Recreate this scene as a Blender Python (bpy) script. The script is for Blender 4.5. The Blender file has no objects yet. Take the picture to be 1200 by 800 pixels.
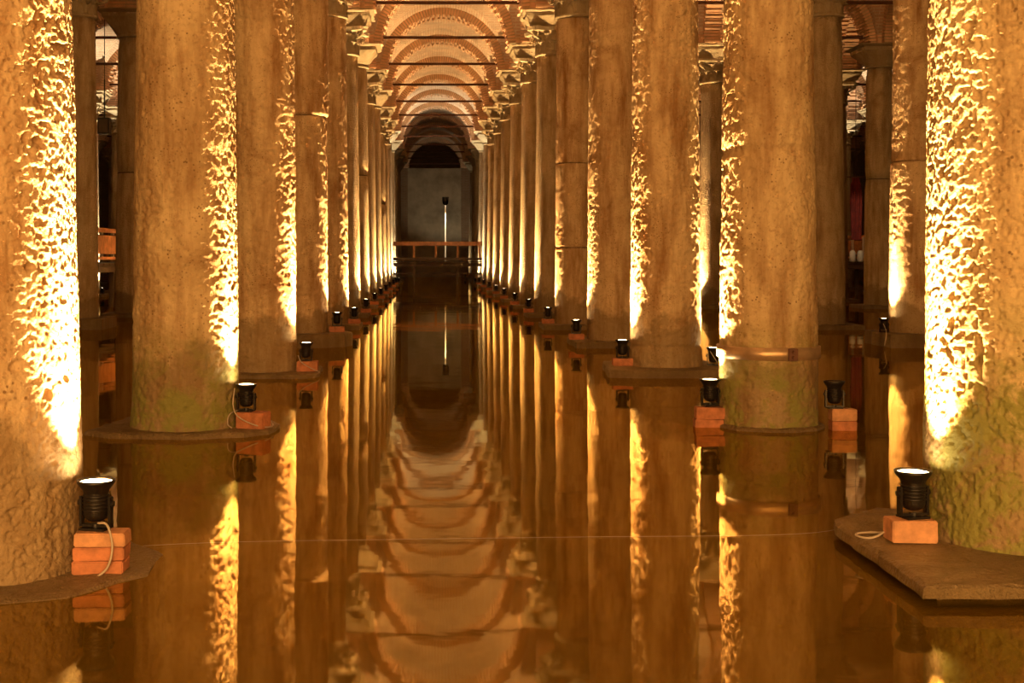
import bpy, bmesh, math, random
import numpy as np
from mathutils import Vector, Matrix

random.seed(7)
PI = math.pi
SC = bpy.context.scene
COL = SC.collection

# ------------------------------------------------------------------ camera
# world: x right, y into the picture, z up, water surface at z = 0
CAMZ, FPX, VX, HY = 1.44, 1530.0, 501.0, 299.0
cd = bpy.data.cameras.new('camera'); cam = bpy.data.objects.new('camera', cd); COL.objects.link(cam)
cam.location = (0, 0, CAMZ); cam.rotation_euler = (PI/2, 0, 0)
cd.sensor_width = 36; cd.lens = FPX/1200*36
cd.shift_x = (600-VX)/1200; cd.shift_y = -(400-HY)/1200
cd.clip_end = 400
SC.camera = cam
# ------------------------------------------------------------------ world, big lights, exposure
w = bpy.data.worlds.new('world'); SC.world = w; w.use_nodes = True
w.node_tree.nodes['Background'].inputs[0].default_value = (1.0, .50, .16, 1)
w.node_tree.nodes['Background'].inputs[1].default_value = 0.012
SC.view_settings.view_transform = 'Standard'; SC.view_settings.look = 'None'
SC.view_settings.exposure = 0.95; SC.view_settings.gamma = 1

def area(name, loc, rot, sx, sy, power, col):
    l = bpy.data.lights.new(name, 'AREA'); l.shape = 'RECTANGLE'; l.size = sx; l.size_y = sy
    l.energy = power; l.color = col
    o = bpy.data.objects.new(name, l); o.location = loc; o.rotation_euler = rot; COL.objects.link(o)
    return o
# warm glow of the rest of the cistern behind the photographer
area('cistern_glow', (0.6, -15, 4.4), (PI/2, 0, 0), 22, 7, 4000, (1, .535, .17))

LAMP_COL = (1.0, .62, .25)
PALE_COL = (1.0, .84, .55)
STRIP_W = 820; BEAM_W = 2500      # spot power of an ordinary floodlight
D = 4.9            # column grid

# ------------------------------------------------------------------ helpers
def link(o, parent=None):
    COL.objects.link(o)
    if parent is not None: o.parent = parent
    return o
def mesh(name, verts, faces, mats=(), smooth=False):
    me = bpy.data.meshes.new(name)
    me.from_pydata([tuple(v) for v in verts], [], [tuple(f) for f in faces]); me.update()
    for m in mats: me.materials.append(m)
    if smooth: me.polygons.foreach_set('use_smooth', [True]*len(me.polygons))
    return me
def obj(name, me, parent=None, loc=(0,0,0), rot=(0,0,0), scale=None):
    o = bpy.data.objects.new(name, me); o.location = loc; o.rotation_euler = rot
    if scale: o.scale = scale
    return link(o, parent)
def empty(name, loc=(0,0,0), rz=0):
    o = bpy.data.objects.new(name, None); o.location = loc; o.rotation_euler = (0,0,rz); o.empty_display_size = .2
    return link(o)
def tag(o, label, cat, group=None):
    o['label'] = label; o['category'] = cat
    if group: o['group'] = group
    return o
def struct(o): o['kind'] = 'structure'; return o

class MB:
    def __init__(s): s.v = []; s.f = []
    def add(s, v, f):
        n = len(s.v); s.v += [tuple(p) for p in v]; s.f += [tuple(i+n for i in q) for q in f]
    def box(s, c, d, M=None, jit=0):
        x, y, z = d[0]/2, d[1]/2, d[2]/2
        vs = [Vector((sx*x, sy*y, sz*z)) for sz in (-1,1) for sy in (-1,1) for sx in (-1,1)]
        if jit: vs = [v+Vector([random.uniform(-jit,jit) for _ in range(3)]) for v in vs]
        if M is not None: vs = [M @ v for v in vs]
        vs = [v+Vector(c) for v in vs]
        s.add(vs, [(0,2,3,1),(4,5,7,6),(0,1,5,4),(2,6,7,3),(0,4,6,2),(1,3,7,5)])
    def lathe(s, prof, n=24, c=(0,0,0), M=None, cap=True):
        vs = []
        for r, z in prof:
            for i in range(n):
                a = 2*PI*i/n; p = Vector((r*math.cos(a), r*math.sin(a), z))
                if M is not None: p = M @ p
                vs.append(p+Vector(c))
        fs = []
        for k in range(len(prof)-1):
            for i in range(n):
                j = (i+1) % n
                fs.append((k*n+i, k*n+j, (k+1)*n+j, (k+1)*n+i))
        if cap:
            fs.append(tuple(range(n))[::-1]); fs.append(tuple((len(prof)-1)*n+i for i in range(n)))
        s.add(vs, fs)
    def tube(s, pts, r, n=8):
        pts = [Vector(p) for p in pts]; vs = []; fs = []
        up = Vector((.13,.27,.95)).normalized()
        for i, p in enumerate(pts):
            t = (pts[min(i+1, len(pts)-1)] - pts[max(i-1, 0)]).normalized()
            a = t.cross(up)
            if a.length < 1e-3: a = t.cross(Vector((1,0,0)))
            a.normalize(); b = t.cross(a).normalized()
            for k in range(n):
                th = 2*PI*k/n; vs.append(p + a*r*math.cos(th) + b*r*math.sin(th))
        for i in range(len(pts)-1):
            for k in range(n):
                j = (k+1) % n; fs.append((i*n+k, i*n+j, (i+1)*n+j, (i+1)*n+k))
        fs.append(tuple(range(n))[::-1]); fs.append(tuple((len(pts)-1)*n+k for k in range(n)))
        s.add(vs, fs)
    def me(s, name, mats=(), smooth=False, bevel=0, auto=None):
        m = mesh(name, s.v, s.f, mats, smooth)
        if bevel:
            bm = bmesh.new(); bm.from_mesh(m)
            bmesh.ops.bevel(bm, geom=list(bm.edges), offset=bevel, segments=2, affect='EDGES', clamp_overlap=True)
            bm.to_mesh(m); bm.free()
        return m
def spline(pts, n=6):
    P = [Vector(p) for p in pts]; P = [P[0]*2-P[1]] + P + [P[-1]*2-P[-2]]; out = []
    for i in range(1, len(P)-2):
        for k in range(n):
            t = k/n
            out.append(.5*((2*P[i]) + (P[i+1]-P[i-1])*t + (2*P[i-1]-5*P[i]+4*P[i+1]-P[i+2])*t*t + (3*P[i]-P[i-1]-3*P[i+1]+P[i+2])*t**3))
    return out + [P[-2]]

# numpy value noise -------------------------------------------------
def _h(ix, iy, iz):
    with np.errstate(over='ignore'):
        n = (ix.astype(np.int64)*374761393 + iy.astype(np.int64)*668265263 + iz.astype(np.int64)*2147483647 ^ 0x5bd1e995).astype(np.uint32)
        n ^= n >> np.uint32(13); n *= np.uint32(1274126177); n ^= n >> np.uint32(16); n *= np.uint32(2246822519); n ^= n >> np.uint32(15)
    return n.astype(np.float64)/4294967295.0
def vnoise(p):
    f = np.floor(p); t = p-f; t = t*t*(3-2*t); f = f.astype(np.int64); out = 0
    for dx in (0,1):
        for dy in (0,1):
            for dz in (0,1):
                wgt = (t[:,0] if dx else 1-t[:,0])*(t[:,1] if dy else 1-t[:,1])*(t[:,2] if dz else 1-t[:,2])
                out = out + wgt*_h(f[:,0]+dx, f[:,1]+dy, f[:,2]+dz)
    return out
def sstep(a, b, x):
    t = np.clip((x-a)/(b-a), 0, 1); return t*t*(3-2*t)

# ------------------------------------------------------------------ materials
def new_mat(name):
    m = bpy.data.materials.new(name); m.use_nodes = True
    nt = m.node_tree; b = nt.nodes['Principled BSDF']
    return m, nt, b
def N(nt, t, **kw):
    n = nt.nodes.new(t)
    for k, v in kw.items(): setattr(n, k, v)
    return n
def ramp(nt, fac, stops):
    r = N(nt, 'ShaderNodeValToRGB'); e = r.color_ramp.elements
    while len(e) < len(stops): e.new(.5)
    for i, (p, c) in enumerate(stops):
        e[i].position = p; e[i].color = tuple(c)+(1,) if len(c) == 3 else c
    nt.links.new(fac, r.inputs[0]); return r.outputs[0]
def mix(nt, fac, a, b, mode='MIX'):
    m = N(nt, 'ShaderNodeMix', data_type='RGBA', blend_type=mode)
    for i, s in ((0, fac), (6, a), (7, b)):
        if isinstance(s, (int, float)): m.inputs[i].default_value = s
        elif isinstance(s, tuple): m.inputs[i].default_value = s+(1,)
        else: nt.links.new(s, m.inputs[i])
    return m.outputs[2]
def coords(nt, scale=(1,1,1), rnd=True):
    tc = N(nt, 'ShaderNodeTexCoord'); mp = N(nt, 'ShaderNodeMapping'); mp.inputs['Scale'].default_value = scale
    if rnd:
        oi = N(nt, 'ShaderNodeObjectInfo'); ad = N(nt, 'ShaderNodeVectorMath', operation='MULTIPLY_ADD')
        nt.links.new(oi.outputs['Random'], ad.inputs[0]); ad.inputs[1].default_value = (31, 17, 23)
        nt.links.new(tc.outputs['Object'], ad.inputs[2]); nt.links.new(ad.outputs[0], mp.inputs[0])
    else: nt.links.new(tc.outputs['Object'], mp.inputs[0])
    return mp.outputs[0], tc.outputs['Object']
def noise(nt, vec, scale, detail=4, rough=.6, dist=0):
    n = N(nt, 'ShaderNodeTexNoise'); n.inputs['Scale'].default_value = scale; n.inputs['Detail'].default_value = detail
    n.inputs['Roughness'].default_value = rough; n.inputs['Distortion'].default_value = dist
    nt.links.new(vec, n.inputs['Vector']); return n.outputs['Fac']
def bump(nt, h, strength, dist, bsdf, prev=None):
    b = N(nt, 'ShaderNodeBump'); b.inputs['Strength'].default_value = strength; b.inputs['Distance'].default_value = dist
    nt.links.new(h, b.inputs['Height'])
    if prev is not None: nt.links.new(prev, b.inputs['Normal'])
    nt.links.new(b.outputs[0], bsdf.inputs['Normal']); return b.outputs[0]

def stone(name, light, mid, dark, algae=0.0, pit=1.0, bdist=.045, rough=.7, algae_top=1.0, nsc=34, pits=False):
    m, nt, b = new_mat(name)
    v, raw = coords(nt); vs, _ = coords(nt, (1,1,.16))
    c = ramp(nt, noise(nt, v, 1.3, 6, .65, .6), [(.28, dark), (.40, mid), (.54, light), (.74, mid)])
    c = mix(nt, ramp(nt, noise(nt, vs, 5.0, 5, .65), [(.42, (0,0,0)), (.68, (1,1,1))]), c, dark)
    c = mix(nt, ramp(nt, noise(nt, v, 26, 3, .7), [(.56, (0,0,0)), (.70, (.55,.55,.55))]), c, dark)
    if pits:
        vo = N(nt, 'ShaderNodeTexVoronoi'); vo.inputs['Scale'].default_value = 30; nt.links.new(v, vo.inputs['Vector'])
        pm = N(nt, 'ShaderNodeMath', operation='MULTIPLY'); nt.links.new(ramp(nt, vo.outputs['Distance'], [(.16, (.9,.9,.9)), (.30, (0,0,0))]), pm.inputs[0])
        nt.links.new(ramp(nt, noise(nt, v, 4.0, 3, .6), [(.46, (0,0,0)), (.62, (1,1,1))]), pm.inputs[1])
        c = mix(nt, pm.outputs[0], c, tuple(x*.6 for x in dark))
    # damp, silty tide mark just above the water, with its own ragged edge
    sp2 = N(nt, 'ShaderNodeSeparateXYZ'); nt.links.new(raw, sp2.inputs[0])
    wob = N(nt, 'ShaderNodeMath', operation='MULTIPLY_ADD'); nt.links.new(noise(nt, v, 2.2, 5, .65), wob.inputs[0]); wob.inputs[1].default_value = -1.1
    nt.links.new(sp2.outputs[2], wob.inputs[2])
    c = mix(nt, ramp(nt, wob.outputs[0], [(0, (.62,.62,.62)), (.12, (0,0,0))]), c, (.17,.11,.045))
    if algae:
        sp = N(nt, 'ShaderNodeSeparateXYZ'); nt.links.new(raw, sp.inputs[0])
        mr = N(nt, 'ShaderNodeMapRange'); nt.links.new(sp.outputs[2], mr.inputs[0])
        mr.inputs[1].default_value = 0; mr.inputs[2].default_value = algae_top; mr.inputs[3].default_value = 1; mr.inputs[4].default_value = 0
        nz = ramp(nt, noise(nt, v, 3.2, 6, .7, .6), [(.42, (0,0,0)), (.58, (1,1,1))])
        mm = N(nt, 'ShaderNodeMath', operation='MULTIPLY'); nt.links.new(mr.outputs[0], mm.inputs[0]); nt.links.new(nz, mm.inputs[1])
        m2 = N(nt, 'ShaderNodeMath', operation='MULTIPLY'); nt.links.new(mm.outputs[0], m2.inputs[0]); m2.inputs[1].default_value = algae*1.6; m2.use_clamp = True
        c = mix(nt, m2.outputs[0], c, (.22, .20, .05))
    nt.links.new(c, b.inputs['Base Color']); b.inputs['Roughness'].default_value = rough
    b.inputs['Specular IOR Level'].default_value = .3
    n1 = bump(nt, noise(nt, v, nsc, 4, .62), pit, bdist, b)
    n2 = bump(nt, noise(nt, v, 7, 3, .5), .5, .03, b, n1)
    return m
M_COL = stone('weathered_marble', (.60,.45,.27), (.50,.37,.21), (.30,.19,.09))
M_NEAR = stone('pitted_marble', (.64,.46,.26), (.50,.34,.18), (.28,.14,.05), pit=.8, bdist=.009, nsc=62, pits=True)
M_ALG = stone('algae_marble', (.62,.45,.25), (.48,.33,.17), (.27,.14,.055), algae=1.0, pit=.8, bdist=.009, nsc=62, pits=True, algae_top=.95)
M_ALG2 = stone('mossy_marble', (.58,.42,.22), (.46,.32,.16), (.24,.13,.05), algae=1.5, pit=.7, bdist=.009, nsc=62, pits=True, algae_top=1.35)
M_PLINTH = stone('damp_plinth_stone', (.34,.24,.12), (.25,.16,.07), (.13,.075,.03), rough=.45)
M_CAP = stone('carved_marble', (.86,.72,.50), (.78,.63,.42), (.60,.46,.28), pit=.5)

def brickmat(name, c1, c2, mortar, uv=True, sc=1.0):
    m, nt, b = new_mat(name)
    tc = N(nt, 'ShaderNodeTexCoord'); br = N(nt, 'ShaderNodeTexBrick')
    nt.links.new(tc.outputs['UV' if uv else 'Object'], br.inputs['Vector'])
    br.inputs['Scale'].default_value = sc; br.inputs['Brick Width'].default_value = .34; br.inputs['Row Height'].default_value = .085
    br.inputs['Mortar Size'].default_value = .018; br.inputs['Mortar Smooth'].default_value = .3
    br.inputs['Color1'].default_value = c1+(1,); br.inputs['Color2'].default_value = c2+(1,); br.inputs['Mortar'].default_value = mortar+(1,)
    v, _ = coords(nt)
    c = mix(nt, ramp(nt, noise(nt, v, 1.1, 5, .65), [(.42, (0,0,0)), (.75, (.7,.7,.7))]), br.outputs['Color'], tuple(x*.5 for x in c1))
    nt.links.new(c, b.inputs['Base Color']); b.inputs['Roughness'].default_value = .85
    n1 = bump(nt, br.outputs['Fac'], 1.0, -.025, b)
    bump(nt, noise(nt, v, 18, 3), .5, .02, b, n1)
    return m
M_WEB = brickmat('vault_brickwork', (.86,.60,.42), (.76,.49,.32), (.90,.74,.56))
M_WALLB = brickmat('wall_brickwork', (.40,.24,.14), (.34,.19,.10), (.40,.30,.20))
def plain(name, col, var=.25, sc=6, rough=.6, metal=0, bd=.004, spec=.5):
    m, nt, b = new_mat(name); v, _ = coords(nt)
    c = ramp(nt, noise(nt, v, sc, 4), [(.3, tuple(x*(1-var) for x in col)), (.7, tuple(min(1, x*(1+var)) for x in col))])
    nt.links.new(c, b.inputs['Base Color']); b.inputs['Roughness'].default_value = rough; b.inputs['Metallic'].default_value = metal
    b.inputs['Specular IOR Level'].default_value = spec
    bump(nt, noise(nt, v, sc*6, 3), .5, bd, b); return m
M_VOUS = plain('arch_brick', (.80,.52,.33), .22, 3, .85, bd=.01)
M_CORE = plain('arch_mortar', (.58,.42,.28), .2, 4, .9, bd=.01)
M_ROD = plain('rusty_iron', (.10,.035,.016), .4, 8, .6, .3)
M_BRICK = plain('red_brick', (.42,.15,.065), .35, 14, .75, bd=.004)
M_PALEB = plain('bleached_red_brick', (.52,.25,.12), .3, 14, .75, bd=.004)
M_BLACK = plain('black_enamel', (.018,.013,.010), .3, 10, .35, .4)
M_CABLE = plain('grey_cable', (.42,.34,.26), .1, 10, .5)
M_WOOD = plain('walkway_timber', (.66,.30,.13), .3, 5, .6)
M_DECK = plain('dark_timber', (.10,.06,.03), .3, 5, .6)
M_BAND = plain('copper_strap', (.50,.33,.19), .25, 5, .38, .55)
M_PLASTER = plain('stained_plaster', (.46,.37,.26), .35, .9, .9, bd=.01)
M_RED = plain('red_cloth', (.20,.02,.012), .3, 6, .8)
M_PALE = plain('pale_enamel', (.7,.62,.5), .1, 6, .4)
M_FLOOR = plain('silted_floor', (.26,.15,.04), .4, 1.3, .95, bd=.02)
def glow(name, col, s):
    m, nt, b = new_mat(name); b.inputs['Base Color'].default_value = (.1,.1,.1,1)
    b.inputs['Emission Color'].default_value = col+(1,); b.inputs['Emission Strength'].default_value = s; return m
M_LENS = glow('lit_lens', (1,.74,.38), 26)
M_LENSW = glow('pale_lit_lens', (1,.85,.6), 20)
M_DEAD = plain('unlit_lens', (.12,.10,.08), .1, 10, .15)

def water():
    m, nt, b = new_mat('still_water'); out = nt.nodes['Material Output']; nt.nodes.remove(b)
    gl = N(nt, 'ShaderNodeBsdfGlossy'); gl.inputs['Roughness'].default_value = .03; gl.inputs['Color'].default_value = (1,.84,.50,1)
    tr = N(nt, 'ShaderNodeBsdfTransparent'); tr.inputs['Color'].default_value = (.62,.44,.14,1)
    df = N(nt, 'ShaderNodeBsdfDiffuse'); df.inputs['Color'].default_value = (.22,.125,.008,1)
    m1 = N(nt, 'ShaderNodeMixShader'); m1.inputs[0].default_value = .55
    nt.links.new(tr.outputs[0], m1.inputs[1]); nt.links.new(df.outputs[0], m1.inputs[2])
    fr = N(nt, 'ShaderNodeFresnel'); fr.inputs['IOR'].default_value = 1.75
    ms = N(nt, 'ShaderNodeMixShader'); nt.links.new(fr.outputs[0], ms.inputs[0])
    nt.links.new(m1.outputs[0], ms.inputs[1]); nt.links.new(gl.outputs[0], ms.inputs[2])
    tc = N(nt, 'ShaderNodeTexCoord')
    h = noise(nt, tc.outputs['Object'], 1.0, 1, .4); h2 = noise(nt, tc.outputs['Object'], 5, 2, .5)
    b1 = N(nt, 'ShaderNodeBump'); b1.inputs['Strength'].default_value = 1; b1.inputs['Distance'].default_value = .0028; nt.links.new(h, b1.inputs['Height'])
    b2 = N(nt, 'ShaderNodeBump'); b2.inputs['Strength'].default_value = 1; b2.inputs['Distance'].default_value = .0003; nt.links.new(h2, b2.inputs['Height'])
    nt.links.new(b1.outputs[0], b2.inputs['Normal'])
    for s in (gl, fr): nt.links.new(b2.outputs[0], s.inputs['Normal'])
    nt.links.new(ms.outputs[0], out.inputs[0]); return m
M_WATER = water()

# ------------------------------------------------------------------ setting: water, floor, walls
XL, XR, YB, YF = -24.0, 29.5, 84.6, -18.0
def slab_quad(name, x0, x1, y0, y1, z, m):
    return struct(obj(name, mesh(name, [(x0,y0,z),(x1,y0,z),(x1,y1,z),(x0,y1,z)], [(0,1,2,3)], [m])))
slab_quad('floor', XL, XR, YF, YB+12, -.45, M_FLOOR)
wo = slab_quad('water', XL, XR, YF, YB+12, 0, M_WATER)
def wallbox(name, c, d, m, parent=None):
    b = MB(); b.box(c, d); me = b.me(name, [m])
    uv = me.uv_layers.new(name='UVMap')
    for p in me.polygons:
        for li in p.loop_indices:
            co = me.vertices[me.loops[li].vertex_index].co
            n = p.normal
            uv.data[li].uv = (co.y, co.z) if abs(n.x) > .5 else (co.x, co.z)
    return obj(name, me, parent)
struct(wallbox('wall_left', (XL-.25, 39.5, 5.5), (.5, 115, 12), M_WALLB))
struct(wallbox('wall_right', (XR+.25, 39.5, 5.5), (.5, 115, 12), M_WALLB))
CX = .45
for k, (a, b_) in enumerate(((XL, CX-1.75), (CX+1.75, XR))):
    struct(wallbox('wall_back' if k == 0 else 'wall_back.001', ((a+b_)/2, YB+.7, 5.5), (b_-a, .5, 12), M_WALLB))
struct(wallbox('wall_end', (3, YB+11.9, 5.5), (54, .4, 12), M_WALLB))
struct(obj('wall_partition', (lambda b: (b.box((CX, YB+.9, 3.35), (3.6, .3, 7.58)), b.me('wall_partition', [M_PLASTER], bevel=.02))[1])(MB())))

# ------------------------------------------------------------------ ceiling: webs, arches, piers, rods
ZS, RI, RO, AD = 7.10, 1.70, 1.93, .86
ceiling = struct(empty('ceiling'))
def web_mesh():
    n = 28; h = D/2; V = []; F = []; UV = []
    xs = [-h+2*h*i/n for i in range(n+1)]
    f = lambda t: math.sqrt(max(0, RO*RO-t*t))
    for y in xs:
        for x in xs: V.append((x, y, ZS+max(f(x), f(y))))
    me_f = []
    for j in range(n):
        for i in range(n):
            a = j*(n+1)+i; me_f.append((a, a+n+1, a+n+2, a+1))
    me = mesh('vault_web', V, me_f, [M_WEB], smooth=True)
    uv = me.uv_layers.new(name='UVMap')
    for p in me.polygons:
        c = p.center
        for li in p.loop_indices:
            co = me.vertices[me.loops[li].vertex_index].co
            if abs(c.x) < abs(c.y): uv.data[li].uv = (co.y+10, RO*math.asin(max(-1, min(1, co.x/RO)))+10)
            else: uv.data[li].uv = (co.x+10, RO*math.asin(max(-1, min(1, co.y/RO)))+10)
    return me
WEB = web_mesh()
def arch_meshes():
    core = MB(); n = 28; V = []; F = []
    for y in (-AD/2+.012, AD/2-.012):
        for r in (RI+.03, RO+.02):
            for i in range(n+1):
                a = PI*i/n; V.append((r*math.cos(a), y, ZS+r*math.sin(a)))
    m = n+1
    for i in range(n):
        F += [(i, i+1, m+i+1, m+i), (2*m+i, 3*m+i, 3*m+i+1, 2*m+i+1), (i, 2*m+i, 2*m+i+1, i+1), (m+i, m+i+1, 3*m+i+1, 3*m+i)]
    core.add(V, F)
    st = MB(); nb = 66
    for i in range(nb):
        a = PI*(i+.5)/nb
        for k in range(2):
            pr = random.uniform(-.012, .014) + (.035 if (i+k) % 2 else 0)
            r0 = RI-pr; r1 = RO-.005
            ln = r1-r0; rm = (r0+r1)/2
            yy = (-AD/4 if k == 0 else AD/4) + (-.012 if k == 0 else .012)*random.random()
            Mx = Matrix.Rotation(-(a-PI/2), 3, 'Y')
            st.box((rm*math.cos(a), yy, ZS+rm*math.sin(a)), (.052, AD/2-.012, ln), Mx, jit=.003)
    return core.me('arch', [M_CORE]), st.me('arch_bricks', [M_VOUS])
ARCH, VOUS = arch_meshes()
def pier_mesh():
    b = MB(); b.box((0,0,(ZS+9.1)/2), (1.06,1.06,9.1-ZS))
    for k in range(24):
        z = ZS+.045+k*.09
        e = 1.08+random.uniform(0,.02); b.box((0,0,z), (e, e, .055))
    return b.me('pier', [M_VOUS])
PIER = pier_mesh()
def rod_mesh():
    b = MB(); b.box((0,0,0), (D-.8, .07, .07)); return b.me('tie_rod', [M_ROD])
ROD = rod_mesh()
GX = [-16.7, -11.8, -6.9, -1.99, 2.91, 7.8, 12.6, 17.5, 22.4]
ROWS = range(0, 18)
def gy(n): return (n+.25)*D
def xin(x, y, m=3.0):   # inside the picture's fan, with a margin to either side
    return -m-.36*y < x < m+.48*y
for n in ROWS:
    for i, x in enumerate(GX):
        if xin(x, gy(n), 7): obj('pier', PIER, ceiling, (x, gy(n), 0))
        if i+1 < len(GX):
            cx = (x+GX[i+1])/2
            if xin(cx, gy(n), 7):
                a = obj('arch', ARCH, ceiling, (cx, gy(n), 0)); v = obj('arch_bricks', VOUS, a); v['kind'] = 'stuff'
                obj('tie_rod', ROD, ceiling, (cx, gy(n), 7.36))
            if xin(cx, gy(n)+D/2, 7) and n < 17:
                obj('vault_web', WEB, ceiling, (cx, gy(n)+D/2, 0), (0,0,0), ((GX[i+1]-x)/D, 1, 1))
        if n < 17 and xin(x, gy(n), 7):
            a = obj('arch', ARCH, ceiling, (x, gy(n)+D/2, 0), (0,0,PI/2)); v = obj('arch_bricks', VOUS, a); v['kind'] = 'stuff'

# ------------------------------------------------------------------ columns
def shaft_mesh(name, r0, r1, z0, z1, ztop=6.08, cell=.04, amp=.0, pit=0., mat=None, front_only=True, seed=0, power=1.0, chip=0, dense_to=None, flare=0.0):
    # phi grid: dense on the side that faces the channel and the photographer, coarser at the back
    if cell < .03:
        nd = int(PI*1.25*r0/cell); nb = 40
        ph = np.concatenate([np.linspace(-PI*1.125, PI*.125, nd, endpoint=False), np.linspace(PI*.125, PI*.875, nb, endpoint=False)])
    else: ph = np.linspace(0, 2*PI, max(28, min(64, int(2*PI*r0/cell))), endpoint=False)
    dt = min(z1, dense_to or z1)
    zs = np.linspace(z0, dt, max(2, int((dt-z0)/cell)))
    if dt < z1: zs = np.concatenate([zs, np.linspace(dt, z1, 30)[1:]])
    elif cell >= .03: zs = np.linspace(z0, z1, max(3, int((z1-z0)/.25)))
    # soft rounded edges top and bottom
    P, Z = np.meshgrid(ph, zs)
    t = np.clip(Z/ztop, 0, 1)
    R = r0 + (r1-r0)*t**power + flare*np.exp(-np.clip(Z, 0, 9)/.12)
    for sd, gz in ((2, 2.31), (3, .33)):
        if seed == sd: R = R - .016*np.exp(-((Z-gz)/.03)**2) + (.012*(Z < gz) if sd == 3 else 0)
    e = np.minimum(Z-z0, z1-Z); R = R - .03*(1-sstep(0, .028, e))*(z1-z0 < ztop)
    if amp:
        X = np.stack([(R*np.cos(P)).ravel(), (R*np.sin(P)).ravel(), Z.ravel()], 1) + seed*7.3
        h = (vnoise(X*3.1)-.5)*.9*amp + (vnoise(X*9)-.5)*.3*amp + (vnoise(X*28)-.5)*.25*amp + (vnoise(X*min(64, .46/cell))-.5)*(.4 if cell < .01 else .8)*amp
        dens = sstep(.35, .62, vnoise(X*2.2+5))
        pt = sstep(.60, .72, vnoise(X*min(58, .42/cell)+11))*(.35+.55*dens)
        h -= pit*pt
        h -= pit*1.2*sstep(.80, .90, vnoise(X*16+3))
        R = R + h.reshape(R.shape)
    nz, npn = R.shape
    V = np.stack([R*np.cos(P), R*np.sin(P), Z], 2).reshape(-1, 3)
    idx = np.arange(nz*npn).reshape(nz, npn)
    a = idx[:-1]; b = np.roll(idx, -1, 1)[:-1]; c = np.roll(idx, -1, 1)[1:]; d = idx[1:]
    Q = np.stack([a, b, c, d], 2).reshape(-1, 4)
    me = bpy.data.meshes.new(name); nv = len(V)
    me.vertices.add(nv); me.vertices.foreach_set('co', V.ravel().astype(np.float32))
    nq = len(Q); me.loops.add(nq*4+npn*2); me.polygons.add(nq+2)
    li = np.concatenate([Q.ravel(), idx[0][::-1], idx[-1]]).astype(np.int32)
    me.loops.foreach_set('vertex_index', li)
    me.polygons.foreach_set('loop_start', np.concatenate([np.arange(nq)*4, [nq*4, nq*4+npn]]).astype(np.int32))
    me.polygons.foreach_set('use_smooth', [True]*nq+[False]*2)
    me.update(calc_edges=True); me.validate()
    me.materials.append(mat or M_COL); return me

# capital pieces (z measured from the neck, local origin on the neck)
def bell_mesh():
    b = MB(); b.lathe([(.36,0),(.40,.02),(.40,.06),(.35,.08),(.34,.2),(.36,.36),(.42,.50),(.47,.56)], 32)
    # abacus with hollowed sides
    pts = []
    for k in range(4):
        a = PI/4+k*PI/2
        for t in (-.12, 0.12): pts.append((.74*math.cos(a)-t*math.sin(a)*1.0, .74*math.sin(a)+t*math.cos(a)))
        mx = .46*math.cos(a+PI/4), .46*math.sin(a+PI/4); pts.append(mx)
    n = len(pts); V = [(x,y,.55) for x,y in pts]+[(x*1.03,y*1.03,.63) for x,y in pts]
    b.add(V, [tuple(range(n))[::-1], tuple(range(n,2*n))]+[(i,(i+1)%n,n+(i+1)%n,n+i) for i in range(n)])
    return b.me('bell', [M_CAP])
def leaf_mesh(h, wd, curl):
    # a curling acanthus leaf standing on +x, ribbed, with lobed edge and thickness
    V = []; F = []; nu, nv = 9, 9
    for s in (0, 1):
        for j in range(nv):
            t = j/(nv-1)
            z = h*math.sin(t*PI*.62)/math.sin(PI*.5) if t < .8 else h*(math.sin(.8*PI*.62) - (t-.8)*.9)
            out = .015 + curl*t**3
            wj = wd*(.55+.45*math.sin(t*PI*.9))*(1-.65*max(0, t-.75)/.25)*(1+.18*math.sin(t*PI*7))
            for i in range(nu):
                u = -1+2*i/(nu-1)
                V.append((out-.05*u*u+.02*math.cos(u*PI*3)-(.03 if s else 0), u*wj/2, z))
    o = nu*nv
    for j in range(nv-1):
        for i in range(nu-1):
            a = j*nu+i; F += [(a,a+1,a+nu+1,a+nu), (o+a,o+a+nu,o+a+nu+1,o+a+1)]
    for j in range(nv-1):
        for i in (0, nu-1):
            a = j*nu+i; F.append((a, a+nu, o+a+nu, o+a))
    for i in range(nu-1):
        F += [(i,o+i,o+i+1,i+1), ((nv-1)*nu+i, (nv-1)*nu+i+1, o+(nv-1)*nu+i+1, o+(nv-1)*nu+i)]
    return mesh('acanthus_leaf', V, F, [M_CAP], True)
def volute_mesh():
    b = MB(); pts = []
    for k in range(26):
        a = k*.42; r = .085*(1-k/30)
        pts.append((.02+r*math.sin(a), 0, .03-r*math.cos(a)))
    b.tube([(-.2,0,-.22),(-.12,0,-.10)]+pts, .028, 6); return b.me('volute', [M_CAP], True)
BELL, LEAF1, LEAF2, VOL = bell_mesh(), leaf_mesh(.27, .24, .12), leaf_mesh(.25, .26, .16), volute_mesh()
def leaf_spots():
    L = []
    for k in range(8): a = k*PI/4; L.append((LEAF1, 'acanthus_leaf', (.36*math.cos(a), .36*math.sin(a), .07), a))
    for k in range(8): a = (k+.5)*PI/4; L.append((LEAF2, 'acanthus_leaf', (.37*math.cos(a), .37*math.sin(a), .27), a))
    for k in range(4): a = (k+.5)*PI/2; L.append((VOL, 'volute', (.58*math.cos(a), .58*math.sin(a), .48), a))
    return L
LS = leaf_spots()
def joined_capital():
    b = MB(); b.add([v.co for v in BELL.vertices], [tuple(p.vertices) for p in BELL.polygons])
    for me, nm, loc, rz in LS:
        Mx = Matrix.Translation(loc) @ Matrix.Rotation(rz, 4, 'Z')
        b.add([Mx @ v.co for v in me.vertices], [tuple(p.vertices) for p in me.polygons])
    return b.me('leafy_capital', [M_CAP], True)
JCAP = joined_capital()
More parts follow.
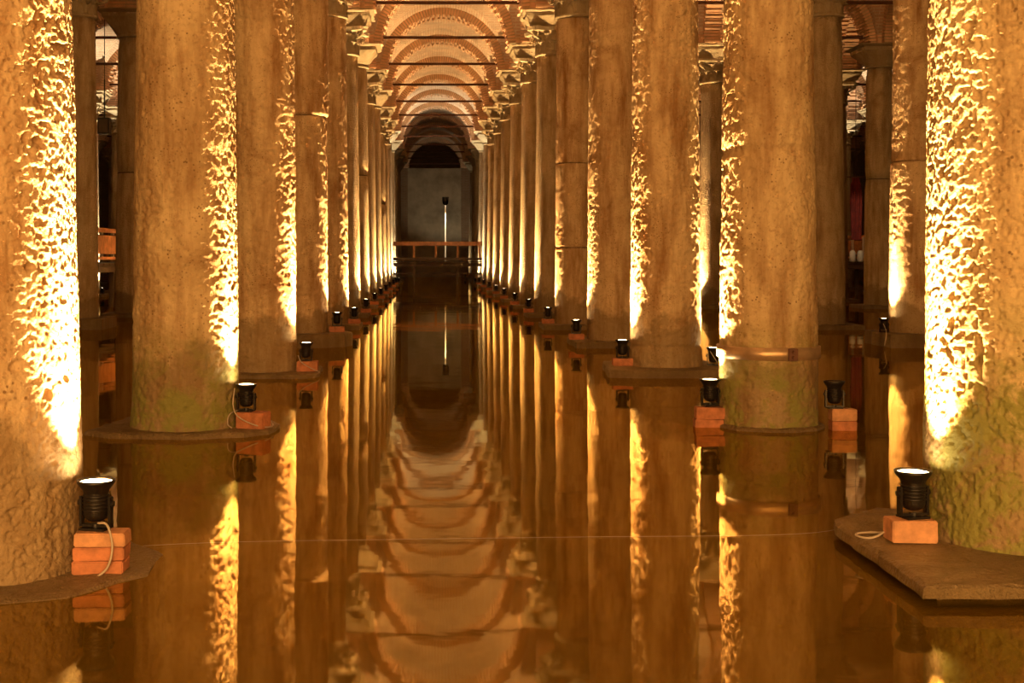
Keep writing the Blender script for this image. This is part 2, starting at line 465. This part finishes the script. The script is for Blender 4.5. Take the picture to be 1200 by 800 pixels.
def loft(sections, mat, name, bevel=0):
    # sections: (half width, z, roundness 0 square .. 1 circle)
    n = 32; b = MB(); V = []; F = []
    for hw, z, rd in sections:
        for i in range(n):
            a = 2*PI*i/n; c, s = math.cos(a), math.sin(a); k = 1/max(abs(c), abs(s)); k = k*(1-rd)+rd
            V.append((hw*k*c, hw*k*s, z))
    for j in range(len(sections)-1):
        for i in range(n): F.append((j*n+i, j*n+(i+1)%n, (j+1)*n+(i+1)%n, (j+1)*n+i))
    F.append(tuple(range(n))[::-1]); F.append(tuple((len(sections)-1)*n+i for i in range(n)))
    b.add(V, F); return b.me(name, [mat])
def impost(seed):
    rs = random.Random(seed); a = rs.uniform(-.03,.03); c = rs.uniform(-.02,.03)
    me = loft([(.50,0,0),(.52+a,.04,.05),(.57+a,.10,.08),(.60+a,.16,.1),(.645,.24,.08),(.66+a,.29,.04),(.655+a,.315,0),(.70,.33,0),(.72,.345,0),(.72,.39,0)], M_CAP, 'impost_block')
    for v in me.vertices:
        if .01 < v.co.z < .38:
            q = vnoise(np.array([[v.co.x*7+seed*5, v.co.y*7, v.co.z*9]]))[0]-.5
            v.co.x *= 1+q*.12; v.co.y *= 1+q*.12; v.co.z += q*.03
    return me
IMPOSTS = [impost(k) for k in range(5)]
PLAINCAP = loft([(.36,0,1),(.40,.02,1),(.40,.05,1),(.37,.07,1),(.43,.16,.8),(.55,.34,.4),(.62,.46,.12),(.62,.56,.05)], M_CAP, 'plain_capital')
SPRING = loft([(.62,0,.0),(.66,.02,0),(.72,.05,0),(.72,.07,0)], M_CAP, 'abacus_slab')

def rough_slab(poly, z0, z1, mat, jit=.015, seg=.12, seed=1, inset=.03, rnd=.0):
    rs = random.Random(seed); pts = []
    n = len(poly)
    for i in range(n):
        a = Vector(poly[i]); b = Vector(poly[(i+1) % n]); k = max(1, int((b-a).length/seg))
        for j in range(k): pts.append(a.lerp(b, j/k)+Vector((rs.uniform(-jit,jit), rs.uniform(-jit,jit))))
    m = len(pts); c = sum(pts, Vector((0,0)))/m; V = []; F = []
    lv = [(z0, 0), (z1-.045, 0), (z1-.012, -.006), (z1, -inset)]
    for z, d in lv:
        for p in pts:
            q = p + (p-c).normalized()*d; V.append((q.x, q.y, z+rs.uniform(-.005,.005)*(z > z0)))
    for fr in (.85, .6):
        for p in pts:
            q = c + (p-c)*fr; V.append((q.x, q.y, z1+rs.uniform(-.007,.007)))
    L = len(lv)+2
    for k in range(L-1):
        for i in range(m): F.append((k*m+i, k*m+(i+1)%m, (k+1)*m+(i+1)%m, (k+1)*m+i))
    F.append(tuple((L-1)*m+i for i in range(m))); F.append(tuple(range(m))[::-1])
    me = mesh('plinth', V, F, [mat]); return me
def ngon(r, n, rot=0, sx=1, sy=1): return [(sx*r*math.cos(2*PI*i/n+rot), sy*r*math.sin(2*PI*i/n+rot)) for i in range(n)]

ORD = ['nearest', 'second', 'third', 'fourth', 'fifth', 'sixth', 'seventh', 'eighth', 'ninth', 'tenth', 'eleventh', 'twelfth', 'thirteenth', 'fourteenth', 'fifteenth', 'sixteenth', 'seventeenth']
SHARED = {}
JOINT = (lambda b: (b.lathe([(1,-.012),(1,.012)], 40), b.me('joint', [M_DECK]))[1])(MB())
def shared_shaft(r0, r1, z0, z1, ztop):
    k = (r0, r1, z0, z1, ztop)
    if k not in SHARED: SHARED[k] = shaft_mesh('shaft', r0, r1, z0, z1, ztop, cell=.06)
    return SHARED[k]
def column(x, y, label, group, r0=.42, r1=.345, top=6.08, plain_cap=False, joints=(), steps=(), cell=None, amp=.012, pit=.010, mat=None, dense_to=None, power=1.0, flare=0, seed=0, plinth=None, leaves=False, rz=0):
    t = empty('column', (x, y, 0), 0); tag(t, label, 'column', group)
    zs = [-.44]+list(joints)+[top]
    for k in range(len(zs)-1):
        a, b = zs[k], zs[k+1]
        nm = 'shaft' if len(zs) == 2 else 'drum'
        dr = steps[k] if steps else 0
        if cell: me = shaft_mesh(nm, r0+dr, r1+dr, a, b, top, cell=cell, amp=amp, pit=pit, mat=mat or M_NEAR, dense_to=dense_to, power=power, flare=flare, seed=seed)
        else: me = shared_shaft(r0+dr, r1+dr, a, b, top)
        obj(nm, me, t)
        if k: obj('joint', JOINT, t, (0,0,a), (0,0,0), (r0-.022-(r0-r1)*a/top, r0-.022-(r0-r1)*a/top, 1))
    if plain_cap:
        c = obj('plain_capital', PLAINCAP, t, (0,0,top), (0,0,0), (1,1,max(.05,(ZS-.07-top))/.56))
        obj('abacus_slab', SPRING, t, (0,0,ZS-.07))
    else:
        cz = ZS-.39-top; sc = cz/.63
        if leaves:
            cap = obj('capital', BELL, t, (0,0,top), (0,0,0), (1,1,sc))
            for me, nm, loc, r in LS: obj(nm, me, cap, loc, (0,0,r))
        else: obj('leafy_capital', JCAP, t, (0,0,top), (0,0,0), (1,1,sc))
        obj('impost_block', IMPOSTS[int(x*3+y) % 5], t, (0,0,ZS-.39), (0,0,PI/2*(int(y) % 4)))
    if plinth is not None: obj('plinth', plinth, t)
    return t

# ---- floodlights
def lamp_meshes():
    h = MB(); h.lathe([(.030,0),(.050,.012),(.056,.03),(.056,.125),(.060,.14),(.085,.172),(.087,.186),(.080,.186),(.074,.178),(.05,.150)], 28, cap=False)
    h.add([(.03*math.cos(2*PI*i/28), .03*math.sin(2*PI*i/28), 0) for i in range(28)], [tuple(range(28))[::-1]])
    for k in range(5): h.lathe([(.056,.045+k*.016),(.061,.049+k*.016),(.061,.053+k*.016),(.056,.057+k*.016)], 28, cap=False)
    H = h.me('housing', [M_BLACK], True)
    l = MB(); l.lathe([(.076,.176),(.05,.182),(.01,.185)], 24); 
    y = MB(); y.box((-.072,0,.045), (.012,.03,.13)); y.box((.072,0,.045), (.012,.03,.13)); y.box((0,0,-.022), (.156,.03,.010))
    y.lathe([(.02,-.03),(.02,-.012)], 12); y.box((0,0,-.034), (.12,.10,.010))
    for s in (-1,1): y.lathe([(.014,0),(.014,.02)], 10, (s*.078 + (-.01 if s < 0 else -.01),0,.08), Matrix.Rotation(PI/2, 3, 'Y'))
    return H, l, y.me('yoke', [M_BLACK])
HOUS, LENSB, YOKE = lamp_meshes()
LENS = LENSB.me('lens', [M_LENS]); LENSW = LENSB.me('lens', [M_LENSW]); LENSD = LENSB.me('lens', [M_DEAD])
def floodlight(x, y, z, toward, label, group=None, lit=1.0, col=LAMP_COL, pale=False, size=72, tilt=7, cable=None, spotx=1):
    # z = height of the surface it stands on
    t = empty('floodlight', (x, y, z+.039), toward); tag(t, label, 'lamp', group)
    obj('housing', HOUS, t, (0,0,.0)); obj('yoke', YOKE, t)
    obj('lens', LENSD if not lit else (LENSW if pale else LENS), t)
    if cable:
        b = MB(); ca, sa = math.cos(-toward), math.sin(-toward); P = []
        for p in cable:
            dx, dy = p[0]-x, p[1]-y; P.append((dx*ca-dy*sa, dx*sa+dy*ca, p[2]-z-.039))
        b.tube(spline(P), .0055, 6); obj('cable', b.me('cable', [M_CABLE], True), t)
    if lit:
        l = bpy.data.lights.new('spot_light', 'SPOT'); l.energy = STRIP_W*lit; l.color = col; l.spot_size = math.radians(size); l.spot_blend = 1.0; l.shadow_soft_size = .03
        o = bpy.data.objects.new('spot_light', l); link(o, t); o.location = (0, 0, .20)
        o.rotation_euler = (PI, -math.radians(-tilt), 0)
        l = bpy.data.lights.new('beam', 'SPOT'); l.energy = BEAM_W*lit; l.color = col; l.spot_size = math.radians(30); l.spot_blend = 1.0; l.shadow_soft_size = .03
        o = bpy.data.objects.new('beam', l); link(o, t); o.location = (0, 0, .20)
        o.rotation_euler = (PI, math.radians(3.5), 0)
    return t
BR_ME = {}
def brick(x, y, z, d, label, rz=0, mat=None, group=None):
    k = (d, (mat or M_BRICK).name)
    if k not in BR_ME:
        b = MB(); b.box((0,0,d[2]/2), d, jit=.003); BR_ME[k] = b.me('brick', [mat or M_BRICK], bevel=.005)
    return tag(obj('brick', BR_ME[k], None, (x,y,z), (0,0,rz)), label, 'brick', group)

def P2(x, Y): return (x-VX)/FPX*Y      # picture column -> metres at depth Y

# =================================================== right row of the channel
PR1 = [(-.85,-.96),(.95,-.98),(.95,.5),(.7,.72),(-.5,.70),(-.78,.45),(-.83,.28)]
slabR1 = rough_slab(PR1, .035, .09, M_PLINTH, jit=.008, seed=3)
footR1 = rough_slab([(a*.86, b*.86) for a, b in PR1], -.44, .04, M_PLINTH, jit=.02, seed=31)
c1 = column(2.88, 6.30, 'huge pitted column filling the right edge, green algae at its foot', 'columns right of the channel', r0=.462, r1=.40, cell=.0072, dense_to=3.0, mat=M_ALG2, amp=.013, pit=.012, seed=1, plinth=slabR1, leaves=False)
obj('footing', footR1, c1)
c2 = column(2.88, 11.04, 'right column with a metal strap around its green foot', 'columns right of the channel', r0=.412, r1=.335, cell=.012, dense_to=3.9, mat=M_ALG, amp=.011, pit=.010, seed=2, plinth=rough_slab(ngon(.47, 12, .2), -.44, .03, M_PLINTH, seed=4))
sb = MB(); sb.lathe([(.414,.70),(.428,.705),(.428,.80),(.412,.805)], 48, cap=False)
strap = obj('strap', sb.me('strap', [M_BAND], True), c2, (0,0,-.12))
cb = MB(); cb.box((.09,-.432,.752), (.075,.03,.10)); cb.lathe([(.012,0),(.012,.03)], 8, (.09,-.445,.775), Matrix.Rotation(PI/2,3,'X')); cb.lathe([(.012,0),(.012,.03)], 8, (.09,-.445,.73), Matrix.Rotation(PI/2,3,'X'))
obj('buckle', cb.me('buckle', [M_ROD], bevel=.003), strap)
slabR3 = rough_slab([(-.78,-.62),(-.5,-.72),(.62,-.70),(.68,.6),(-.68,.62)], -.44, .10, M_PLINTH, seed=5)
column(2.91, 15.97, 'third column on the right, lit on both its edges, on a rough slab', 'columns right of the channel', r0=.432, r1=.375, cell=.015, dense_to=4.8, amp=.014, pit=.012, seed=3, plinth=slabR3)
def sl(seed, r=.66): return rough_slab([(-r,-r+.05),(-r+.15,-r),(r,-r),(r,r),(-r,r)], -.44, .10, M_PLINTH, seed=seed)
column(2.955, 20.8, 'smooth fourth column on the right with one lit left edge', 'columns right of the channel', r0=.41, r1=.375, cell=.019, dense_to=5.8, amp=.013, pit=.011, seed=4, plinth=sl(6), leaves=False)
column(2.90, 25.75, 'slim fifth column on the right made of three drums with dark joints', 'columns right of the channel', r0=.39, r1=.35, cell=.023, amp=.010, pit=.008, seed=5, joints=(1.59, 3.24), plinth=sl(7), leaves=False)
# =================================================== left row of the channel
slabL1 = rough_slab(ngon(.80, 11, .3, 1.05, .95), -.44, .012, M_PLINTH, seed=8)
column(-2.06, 6.05, 'huge rough column filling the left edge with a wide white-hot strip', 'columns left of the channel', r0=.462, r1=.335, cell=.0072, dense_to=3.0, amp=.014, pit=.013, seed=6, plinth=slabL1, power=.85)
slabL2 = rough_slab([(-.75,-.35),(-.5,-.55),(.1,-.62),(.55,-.50),(.74,-.30),(.78,.1),(.6,.55),(-.6,.6)], -.44, .04, M_PLINTH, seed=9)
column(-2.0, 10.8, 'broad second column on the left with green stains, on a low rough slab', 'columns left of the channel', r0=.437, r1=.375, cell=.012, dense_to=3.9, mat=M_ALG, amp=.010, pit=.011, seed=7, plinth=slabL2, flare=.02)
slabL3 = rough_slab([(-.7,-.6),(.55,-.66),(.72,-.5),(.7,.6),(-.7,.6)], -.44, .05, M_PLINTH, seed=10)
column(-2.01, 15.85, 'third column on the left, smooth shaft on a thin slab', 'columns left of the channel', r0=.42, r1=.375, cell=.015, dense_to=4.8, amp=.014, pit=.012, seed=8, plinth=slabL3)
column(-1.99, 20.8, 'fourth column on the left with a ragged joint and wider upper drum', 'columns left of the channel', r0=.405, r1=.375, cell=.019, dense_to=5.8, amp=.014, pit=.012, seed=9, joints=(3.64,), steps=(0, .03), plinth=rough_slab(ngon(.80, 10, .1, 1.0, .8), -.44, .22, M_PLINTH, seed=11))
column(-1.97, 25.75, 'fifth column on the left, plain shaft under a leafy capital', 'columns left of the channel', r0=.42, r1=.36, cell=.023, amp=.013, pit=.012, seed=10, plinth=sl(12), leaves=True)
# =================================================== the rest of the two channel rows
PLINTHS = [sl(20+k, .62) for k in range(3)]
for n in range(6, 17):
    y = gy(n)
    for side, x in (('left', -1.99), ('right', 2.92)):
        pl = (side == 'left' and n in (7, 9)) or n >= 12
        top = 6.5 if pl else 6.08
        if n == 13: top = 6.55
        jn = {('left', 7): (3.6,), ('left', 10): (3.4,)}.get((side, n), ())
        kind = 'under a plain smooth capital' if pl else 'under a carved leafy capital'
        if n == 13: kind = 'rising behind the timber walkway, paler than those in front'
        if n > 13: kind = 'in the dark beyond the timber walkway'
        column(x, y, f'{ORD[n-1]} column of the {side} channel row, {kind}', f'columns {side} of the channel', r0=.42, r1=.35, top=top, plain_cap=pl, joints=jn, leaves=(n <= 8), plinth=PLINTHS[n % 3])
# =================================================== side rows
SIDE = {-16.7: 'third side row on the left', -11.8: 'second side row on the left', -6.9: 'first side row on the left', 7.8: 'first side row on the right', 12.6: 'second side row on the right', 17.5: 'third side row on the right', 22.4: 'fourth side row on the right'}
for x, rn in SIDE.items():
    k = 0
    for n in range(2, 17):
        y = gy(n)
        px = VX+FPX*x/y
        if not -60 < px < 1260: continue
        xx = 12.3 if (x == 12.6 and n == 7) else x
        pl = (x == -6.9 and n in (6, 9)) or (x == 12.6 and n in (7, 10)) or (n*7+int(x)) % 5 == 0
        if (x, n) in ((7.8, 5), (-6.9, 5), (7.8, 7), (17.5, 11)): pl = False
        jn = {(7.8, 4): (2.92,), (-6.9, 6): (3.36,), (12.6, 7): (3.5,)}.get((x, n), ())
        extra = {(7.8, 4): 'with a dark ragged joint and one lit edge', (-6.9, 6): 'under a plain capital with a thin joint', (-6.9, 5): 'shaded shaft just beside the huge left column'}.get((x, n), 'under a plain flared capital' if pl else 'under a leafy capital')
        nm = ORD[k] if k else 'nearest'
        pb = rough_slab([(-.62,-.6),(.62,-.6),(.62,.6),(-.62,.6)], -.44, .22 if (x, n) in ((7.8, 4), (-6.9, 5)) else .1, M_PLINTH, seed=n) if n < 7 else PLINTHS[n % 3]
        cl = .022 if (x, n) == (7.8, 4) else None
        column(xx, y, f'{nm} column of the {rn}, {extra}', f'columns of the {rn}', r0=.42, r1=.345, top=6.5 if pl else 6.08, plain_cap=pl, joints=jn, steps=((.012, -.005) if (x, n) == (7.8, 4) else ()), cell=cl, amp=.010, pit=.007, seed=20+n, plinth=pb, leaves=(n <= 6))
        k += 1

# =================================================== floodlights
def fl_at(cx, cy, r, az, z, label, **kw):
    # az: direction from the column axis, degrees; 0 = +x, negative towards the photographer
    a = math.radians(az); x, y = cx+r*math.cos(a), cy+r*math.sin(a)
    return x, y, floodlight(x, y, z, a+PI, label, **kw)
G = 'floodlights at the column feet'
# right row
fx, fy = 2.305, 6.20
brick(fx-.02, fy-.02, .09, (.21,.13,.105), 'pale red brick under the lamp on the front right slab', mat=M_PALEB)
floodlight(fx, fy, .195, math.radians(15), 'glowing black floodlight on one brick on the right foreground slab', G, 1.15,
           cable=[(fx-.04,fy+.02,.20),(fx-.12,fy+.03,.125),(fx-.20,fy+.0,.098),(fx-.25,fy+.06,.098),(fx-.20,fy+.12,.098),(fx-.08,fy+.12,.098)])
fx, fy = 2.38, 11.0
for k, q in enumerate(('lower', 'upper')): brick(fx-.02+.01*k, fy-.02, -.03+.1*k, (.235,.13,.095), f'{q} red brick under the lamp left of the strapped column')
brick(fx-.02, fy-.02, -.13, (.235,.13,.095), 'waterline brick under the lamp left of the strapped column')
floodlight(fx, fy, .175, math.radians(12), 'lit floodlight on bricks in water left of the strapped column', G, .95)
fx, fy = 3.385, 10.8
for k, q in enumerate(('bottom', 'middle', 'top')): brick(fx+.04, fy-.02, -.12+.1*k, (.2,.13,.095), f'{q} brick of the stack right of the strapped column', mat=M_PALEB if k == 2 else M_BRICK)
floodlight(fx-.02, fy, .175, PI, 'unlit black floodlight on bricks right of the strapped column', G, 0)
fx, fy = 2.37, 15.88
brick(fx, fy, .10, (.24,.13,.09), 'brick under the lamp left of the third right column')
floodlight(fx, fy, .19, .2, 'small lit floodlight at left foot of the third right column', G, .95)
floodlight(3.47, 15.85, .10, PI-.2, 'lit floodlight behind at right foot of the third right column', G, .75,
           cable=[(3.42,15.8,.28),(3.47,15.72,.18),(3.56,15.6,.02),(3.6,15.55,-.02)])
for n in range(4, 13):
    y = gy(n); pale = n >= 12
    x = 2.92-.42-.13
    floodlight(x, y-.03, .19, .1, f'lit floodlight at the foot of the {ORD[n-1]} right channel column', G, {4: .7, 5: .45}.get(n, 1.0 if n < 8 else .8), col=PALE_COL if pale else LAMP_COL, pale=pale)
    brick(x, y-.03, .10, (.24,.13,.09), f'brick under the lamp of the {ORD[n-1]} right channel column')
# left row
fx, fy = -1.505, 5.93
for k, q in enumerate(('lowest', 'middle', 'topmost')): brick(fx+.03+.004*k, fy-.03, -.0+.013+.0615*k, (.228,.14,.060), f'{q} of the three bricks under the left foreground lamp', rz=.01*k, mat=M_PALEB if k == 2 else M_BRICK)
floodlight(fx-.0, fy, .197, PI-.25, 'glowing black floodlight on three bricks at the left foreground', G, 1.5,
           cable=[(fx+.02,fy-.05,.235),(fx+.07,fy-.08,.23),(fx+.10,fy-.11,.14),(fx+.08,fy-.12,.05),(fx+.02,fy-.13,-.0),(fx-.02,fy-.14,-.03)])
fx, fy = -1.475, 10.65
brick(fx+.06, fy-.05, .04, (.24,.16,.13), 'red block under the lamp of the second left column', rz=-.35)
floodlight(fx, fy-.02, .17, PI-.2, 'lit floodlight with looping cables beside the second left column', G, 1.0,
           cable=[(fx-.09,fy-.05,.36),(fx-.10,fy-.08,.24),(fx-.06,fy-.13,.15),(fx+.05,fy-.16,.09),(fx+.16,fy-.12,.055),(fx+.21,fy+.05,.05),(fx+.14,fy+.12,.1),(fx-.0,fy+.10,.17),(fx-.12,fy-.05,.16),(fx-.14,fy-.1,.08),(fx-.1,fy-.14,.05)])
fx, fy = -1.46, 15.7
brick(fx+.02, fy-.02, .05, (.25,.15,.12), 'red brick under the lamp of the third left column')
floodlight(fx, fy, .17, PI-.2, 'small lit floodlight on a brick beside the third left column', G, 1.0,
           cable=[(fx-.09,fy-.06,.24),(fx-.04,fy-.12,.16),(fx+.10,fy-.14,.08),(fx+.17,fy-.12,.05),(fx+.12,fy-.16,.01)])
for n in range(4, 13):
    y = gy(n); pale = n >= 12
    x = -1.99+.42+.13; zb = .22 if n == 4 else .10
    floodlight(x, y-.05, zb+.09, PI-.1, f'lit floodlight at the foot of the {ORD[n-1]} left channel column', G, {4: .7}.get(n, 1.0 if n < 8 else .8), col=PALE_COL if pale else LAMP_COL, pale=pale)
    brick(x, y-.05, zb, (.24,.13,.09), f'brick under the lamp of the {ORD[n-1]} left channel column')
for x, sd in ((-1.99+.55, 'left'), (2.92-.55, 'right')):
    floodlight(x, gy(13)-.1, .10, PI if sd == 'left' else 0, f'pale floodlight at the foot of the {sd} column behind the walkway', G, .5, col=PALE_COL, pale=True)
ew = floodlight(2.3, gy(16)-.2, .10, .3, 'unseen pale floodlight added to light the end wall beyond the walkway', G, .05, col=PALE_COL, pale=True)  # unseen lamp added so the end wall catches some light
l = bpy.data.lights.new('wall_beam', 'SPOT'); l.energy = 150; l.color = PALE_COL; l.spot_size = math.radians(80); l.spot_blend = .5
o = bpy.data.objects.new('wall_beam', l); link(o, ew); o.location = (0,0,.25)
o.rotation_mode = 'QUATERNION'; o.rotation_quaternion = (Matrix.Rotation(-.3, 3, 'Z') @ Vector((-.6, 4.2, 5.5))).to_track_quat('-Z', 'Y')
# side rows
def side_lamp(x, n, s, label, power=1.0, pale=False):
    floodlight(x+s*.55, gy(n)-.18, .10, PI-.25 if s > 0 else .25, label, G, power, col=PALE_COL if pale else LAMP_COL, pale=pale)
floodlight(7.8-.56, gy(4)-.12, .22, .25, 'lit floodlight on the block of the jointed column at right', G, .7,
           cable=[(7.2,gy(4)-.2,.36),(7.16,gy(4)-.4,.30),(7.1,gy(4)-.62,.22),(7.06,gy(4)-.66,.05)])
for n in (6, 7, 8, 10, 12): side_lamp(7.8, n, -1, f'lit floodlight at the {ORD[n-1]} column spot of the first right side row', .8)
for n in (8, 9, 11, 13): side_lamp(12.6, n, -1, f'lit floodlight at the {ORD[n-1]} column spot of the second right side row', .4)
for n in (10, 11): side_lamp(17.5, n, -1, f'pale floodlight at the {ORD[n-1]} column spot of the third right side row', .9, True)
for n in (7, 9, 11): side_lamp(-6.9, n, -1, f'lit floodlight at the {ORD[n-1]} column spot of the first left side row', .8)
for n in (9, 10, 12): side_lamp(-11.8, n, 1, f'pale floodlight at the {ORD[n-1]} column spot of the second left side row', 1.0, True)

# =================================================== timber walkway at row 13
wy = gy(13)-1.0
wk = empty('walkway', (.45, wy, 0)); tag(wk, 'dark timber walkway with orange-lit rail crossing the far end of the channel', 'walkway')
def wbox(nm, c, d, m, p=wk, bev=.01): b = MB(); b.box((0,0,0), d); return obj(nm, b.me(nm, [m], bevel=bev), p, c)
W = 32.0
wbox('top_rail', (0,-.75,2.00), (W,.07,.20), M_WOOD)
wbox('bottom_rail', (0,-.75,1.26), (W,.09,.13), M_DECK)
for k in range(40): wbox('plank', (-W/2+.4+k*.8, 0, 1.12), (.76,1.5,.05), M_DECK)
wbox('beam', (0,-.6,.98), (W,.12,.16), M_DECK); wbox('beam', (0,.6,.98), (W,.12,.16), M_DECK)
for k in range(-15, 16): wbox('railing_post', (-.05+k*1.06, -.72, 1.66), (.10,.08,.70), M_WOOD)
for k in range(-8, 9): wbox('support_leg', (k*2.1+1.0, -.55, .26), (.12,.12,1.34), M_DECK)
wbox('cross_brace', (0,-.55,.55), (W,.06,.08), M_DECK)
# lamp standing on the walkway
pl = empty('pole_lamp', (P2(522, wy-.5), wy-.55, 1.145)); tag(pl, 'slim lamp pole with a dark head standing behind the walkway rail', 'lamp')
b = MB(); b.lathe([(.10,0),(.10,.03),(.035,.04),(.035,2.75)], 12); obj('pole', b.me('pole', [M_PALE], True), pl)
b = MB(); b.lathe([(.05,2.72),(.14,2.80),(.17,3.12),(.15,3.12),(.12,2.9)], 20, cap=False); obj('lamp_head', b.me('lamp_head', [M_BLACK], True), pl)
b = MB(); b.lathe([(.14,3.06),(.02,3.07)], 20); obj('lens', b.me('lens', [M_LENSW]), pl)
def spot(parent, loc, rot, energy, size, col, rad=.05):
    l = bpy.data.lights.new('spot_light', 'SPOT'); l.energy = energy; l.color = col; l.spot_size = math.radians(size); l.spot_blend = .6; l.shadow_soft_size = rad
    o = bpy.data.objects.new('spot_light', l); link(o, parent); o.location = loc; o.rotation_euler = rot
spot(pl, (0,0,3.2), (PI,0,0), 200, 100, PALE_COL)
spot(pl, (0,-.35,2.6), (0,0,0), 60, 110, PALE_COL)  # downlight added to brighten the rail, not part of the pole lamp
# walkways in the side aisles
def side_walk(x, y0, y1, label):
    t = empty('walkway', (x, (y0+y1)/2, 0)); tag(t, label, 'walkway'); L = y1-y0
    wbox('top_rail', (.72,0,2.1), (.07,L,.12), M_WOOD, t); wbox('bottom_rail', (.72,0,1.36), (.07,L,.08), M_WOOD, t)
    wbox('infill_panel', (.74,0,1.72), (.03,L,.5), M_WOOD, t)
    n = int(L/1.2)
    for k in range(n): wbox('railing_post', (.66,-L/2+.6+k*1.2,1.72), (.08,.09,.74), M_PALE, t)
    for k in range(int(L/.6)): wbox('plank', (0,-L/2+.3+k*.6,1.2), (1.45,.57,.05), M_DECK, t)
    wbox('beam', (.6,0,1.06), (.12,L,.16), M_DECK, t); wbox('beam', (-.6,0,1.06), (.12,L,.16), M_DECK, t)
    for k in range(int(L/2.4)): wbox('support_leg', (.55,-L/2+1+k*2.4,.27), (.12,.12,1.42), M_DECK, t)
side_walk(-9.3, 28, 62.5, 'timber walkway with orange rail running along the left side aisle')
side_walk(14.9, 34, 62.5, 'timber walkway running along the far right side aisle')
# dark box hanging on a far left column
sp_ = empty('speaker_box', (P2(122.5, 33.5), 33.5, 4.55)); tag(sp_, 'small dark box hung between the shaded left columns', 'box')
wbox('case', (0,0,.2), (.30,.25,.42), M_BLACK, sp_); wbox('bracket', (0,.0,.9), (.03,.03,1.0), M_BLACK, sp_, 0)
wbox('grille', (0,-.13,.2), (.24,.02,.34), M_DECK, sp_); wbox('hanger_wire', (0,0,2.27), (.015,.015,3.75), M_BLACK, sp_, 0)
# red cloth and vessels at right
rc = MB(); V = []; F = []; nx, nz = 14, 18
for s in (0,1):
    for j in range(nz):
        for i in range(nx):
            u = i/(nx-1)-.5; v = j/(nz-1); wdt = .42*(1-.35*abs(v-.4)-.25*(v < .1))
            V.append((u*wdt, .05*math.sin(u*18+v*2)+.02*s, -2.1*v))
o_ = nx*nz
for j in range(nz-1):
    for i in range(nx-1):
        a = j*nx+i; F += [(a,a+nx,a+nx+1,a+1), (o_+a,o_+a+1,o_+a+nx+1,o_+a+nx)]
rc.add(V, F)
ry = 44.0
ct = empty('hanging_cloth', (P2(1003, ry), ry, 1.44+(HY-208)/FPX*ry)); tag(ct, 'dark red cloth hanging in the narrow gap between right columns', 'cloth')
obj('cloth', rc.me('cloth', [M_RED], True), ct); wbox('hanging_bar', (0,0,.02), (.6,.04,.04), M_ROD, ct)
wbox('hanger_wire', (0,0,2.45), (.015,.015,4.85), M_ROD, ct, 0)
for k, xx in enumerate((999, 1008)):
    t = MB(); t.lathe([(.07,0),(.10,.03),(.10,.30),(.07,.36),(.05,.38)], 16)
    tag(obj('canister', t.me('canister', [M_PALE], True), None, (P2(xx, ry), ry, 1.225)), f'{"left" if k == 0 else "right"} of two pale canisters beneath the red cloth', 'canister')
spt = spot(None, (P2(1003, ry)-.6, ry-2.2, 3.2), (math.radians(70), 0, math.radians(-15)), 25, 60, PALE_COL)
# faint wire over the water
b = MB(); b.tube(spline([(-1.8,6.3,.012),(-1.1,6.52,.005),(-.2,6.60,.004),(.8,6.66,.004),(1.9,6.72,.006),(2.3,6.9,.03)]), .0008, 5)
tag(obj('wire', b.me('wire', [M_CABLE], True)), 'thin pale wire lying across the near water', 'wire')
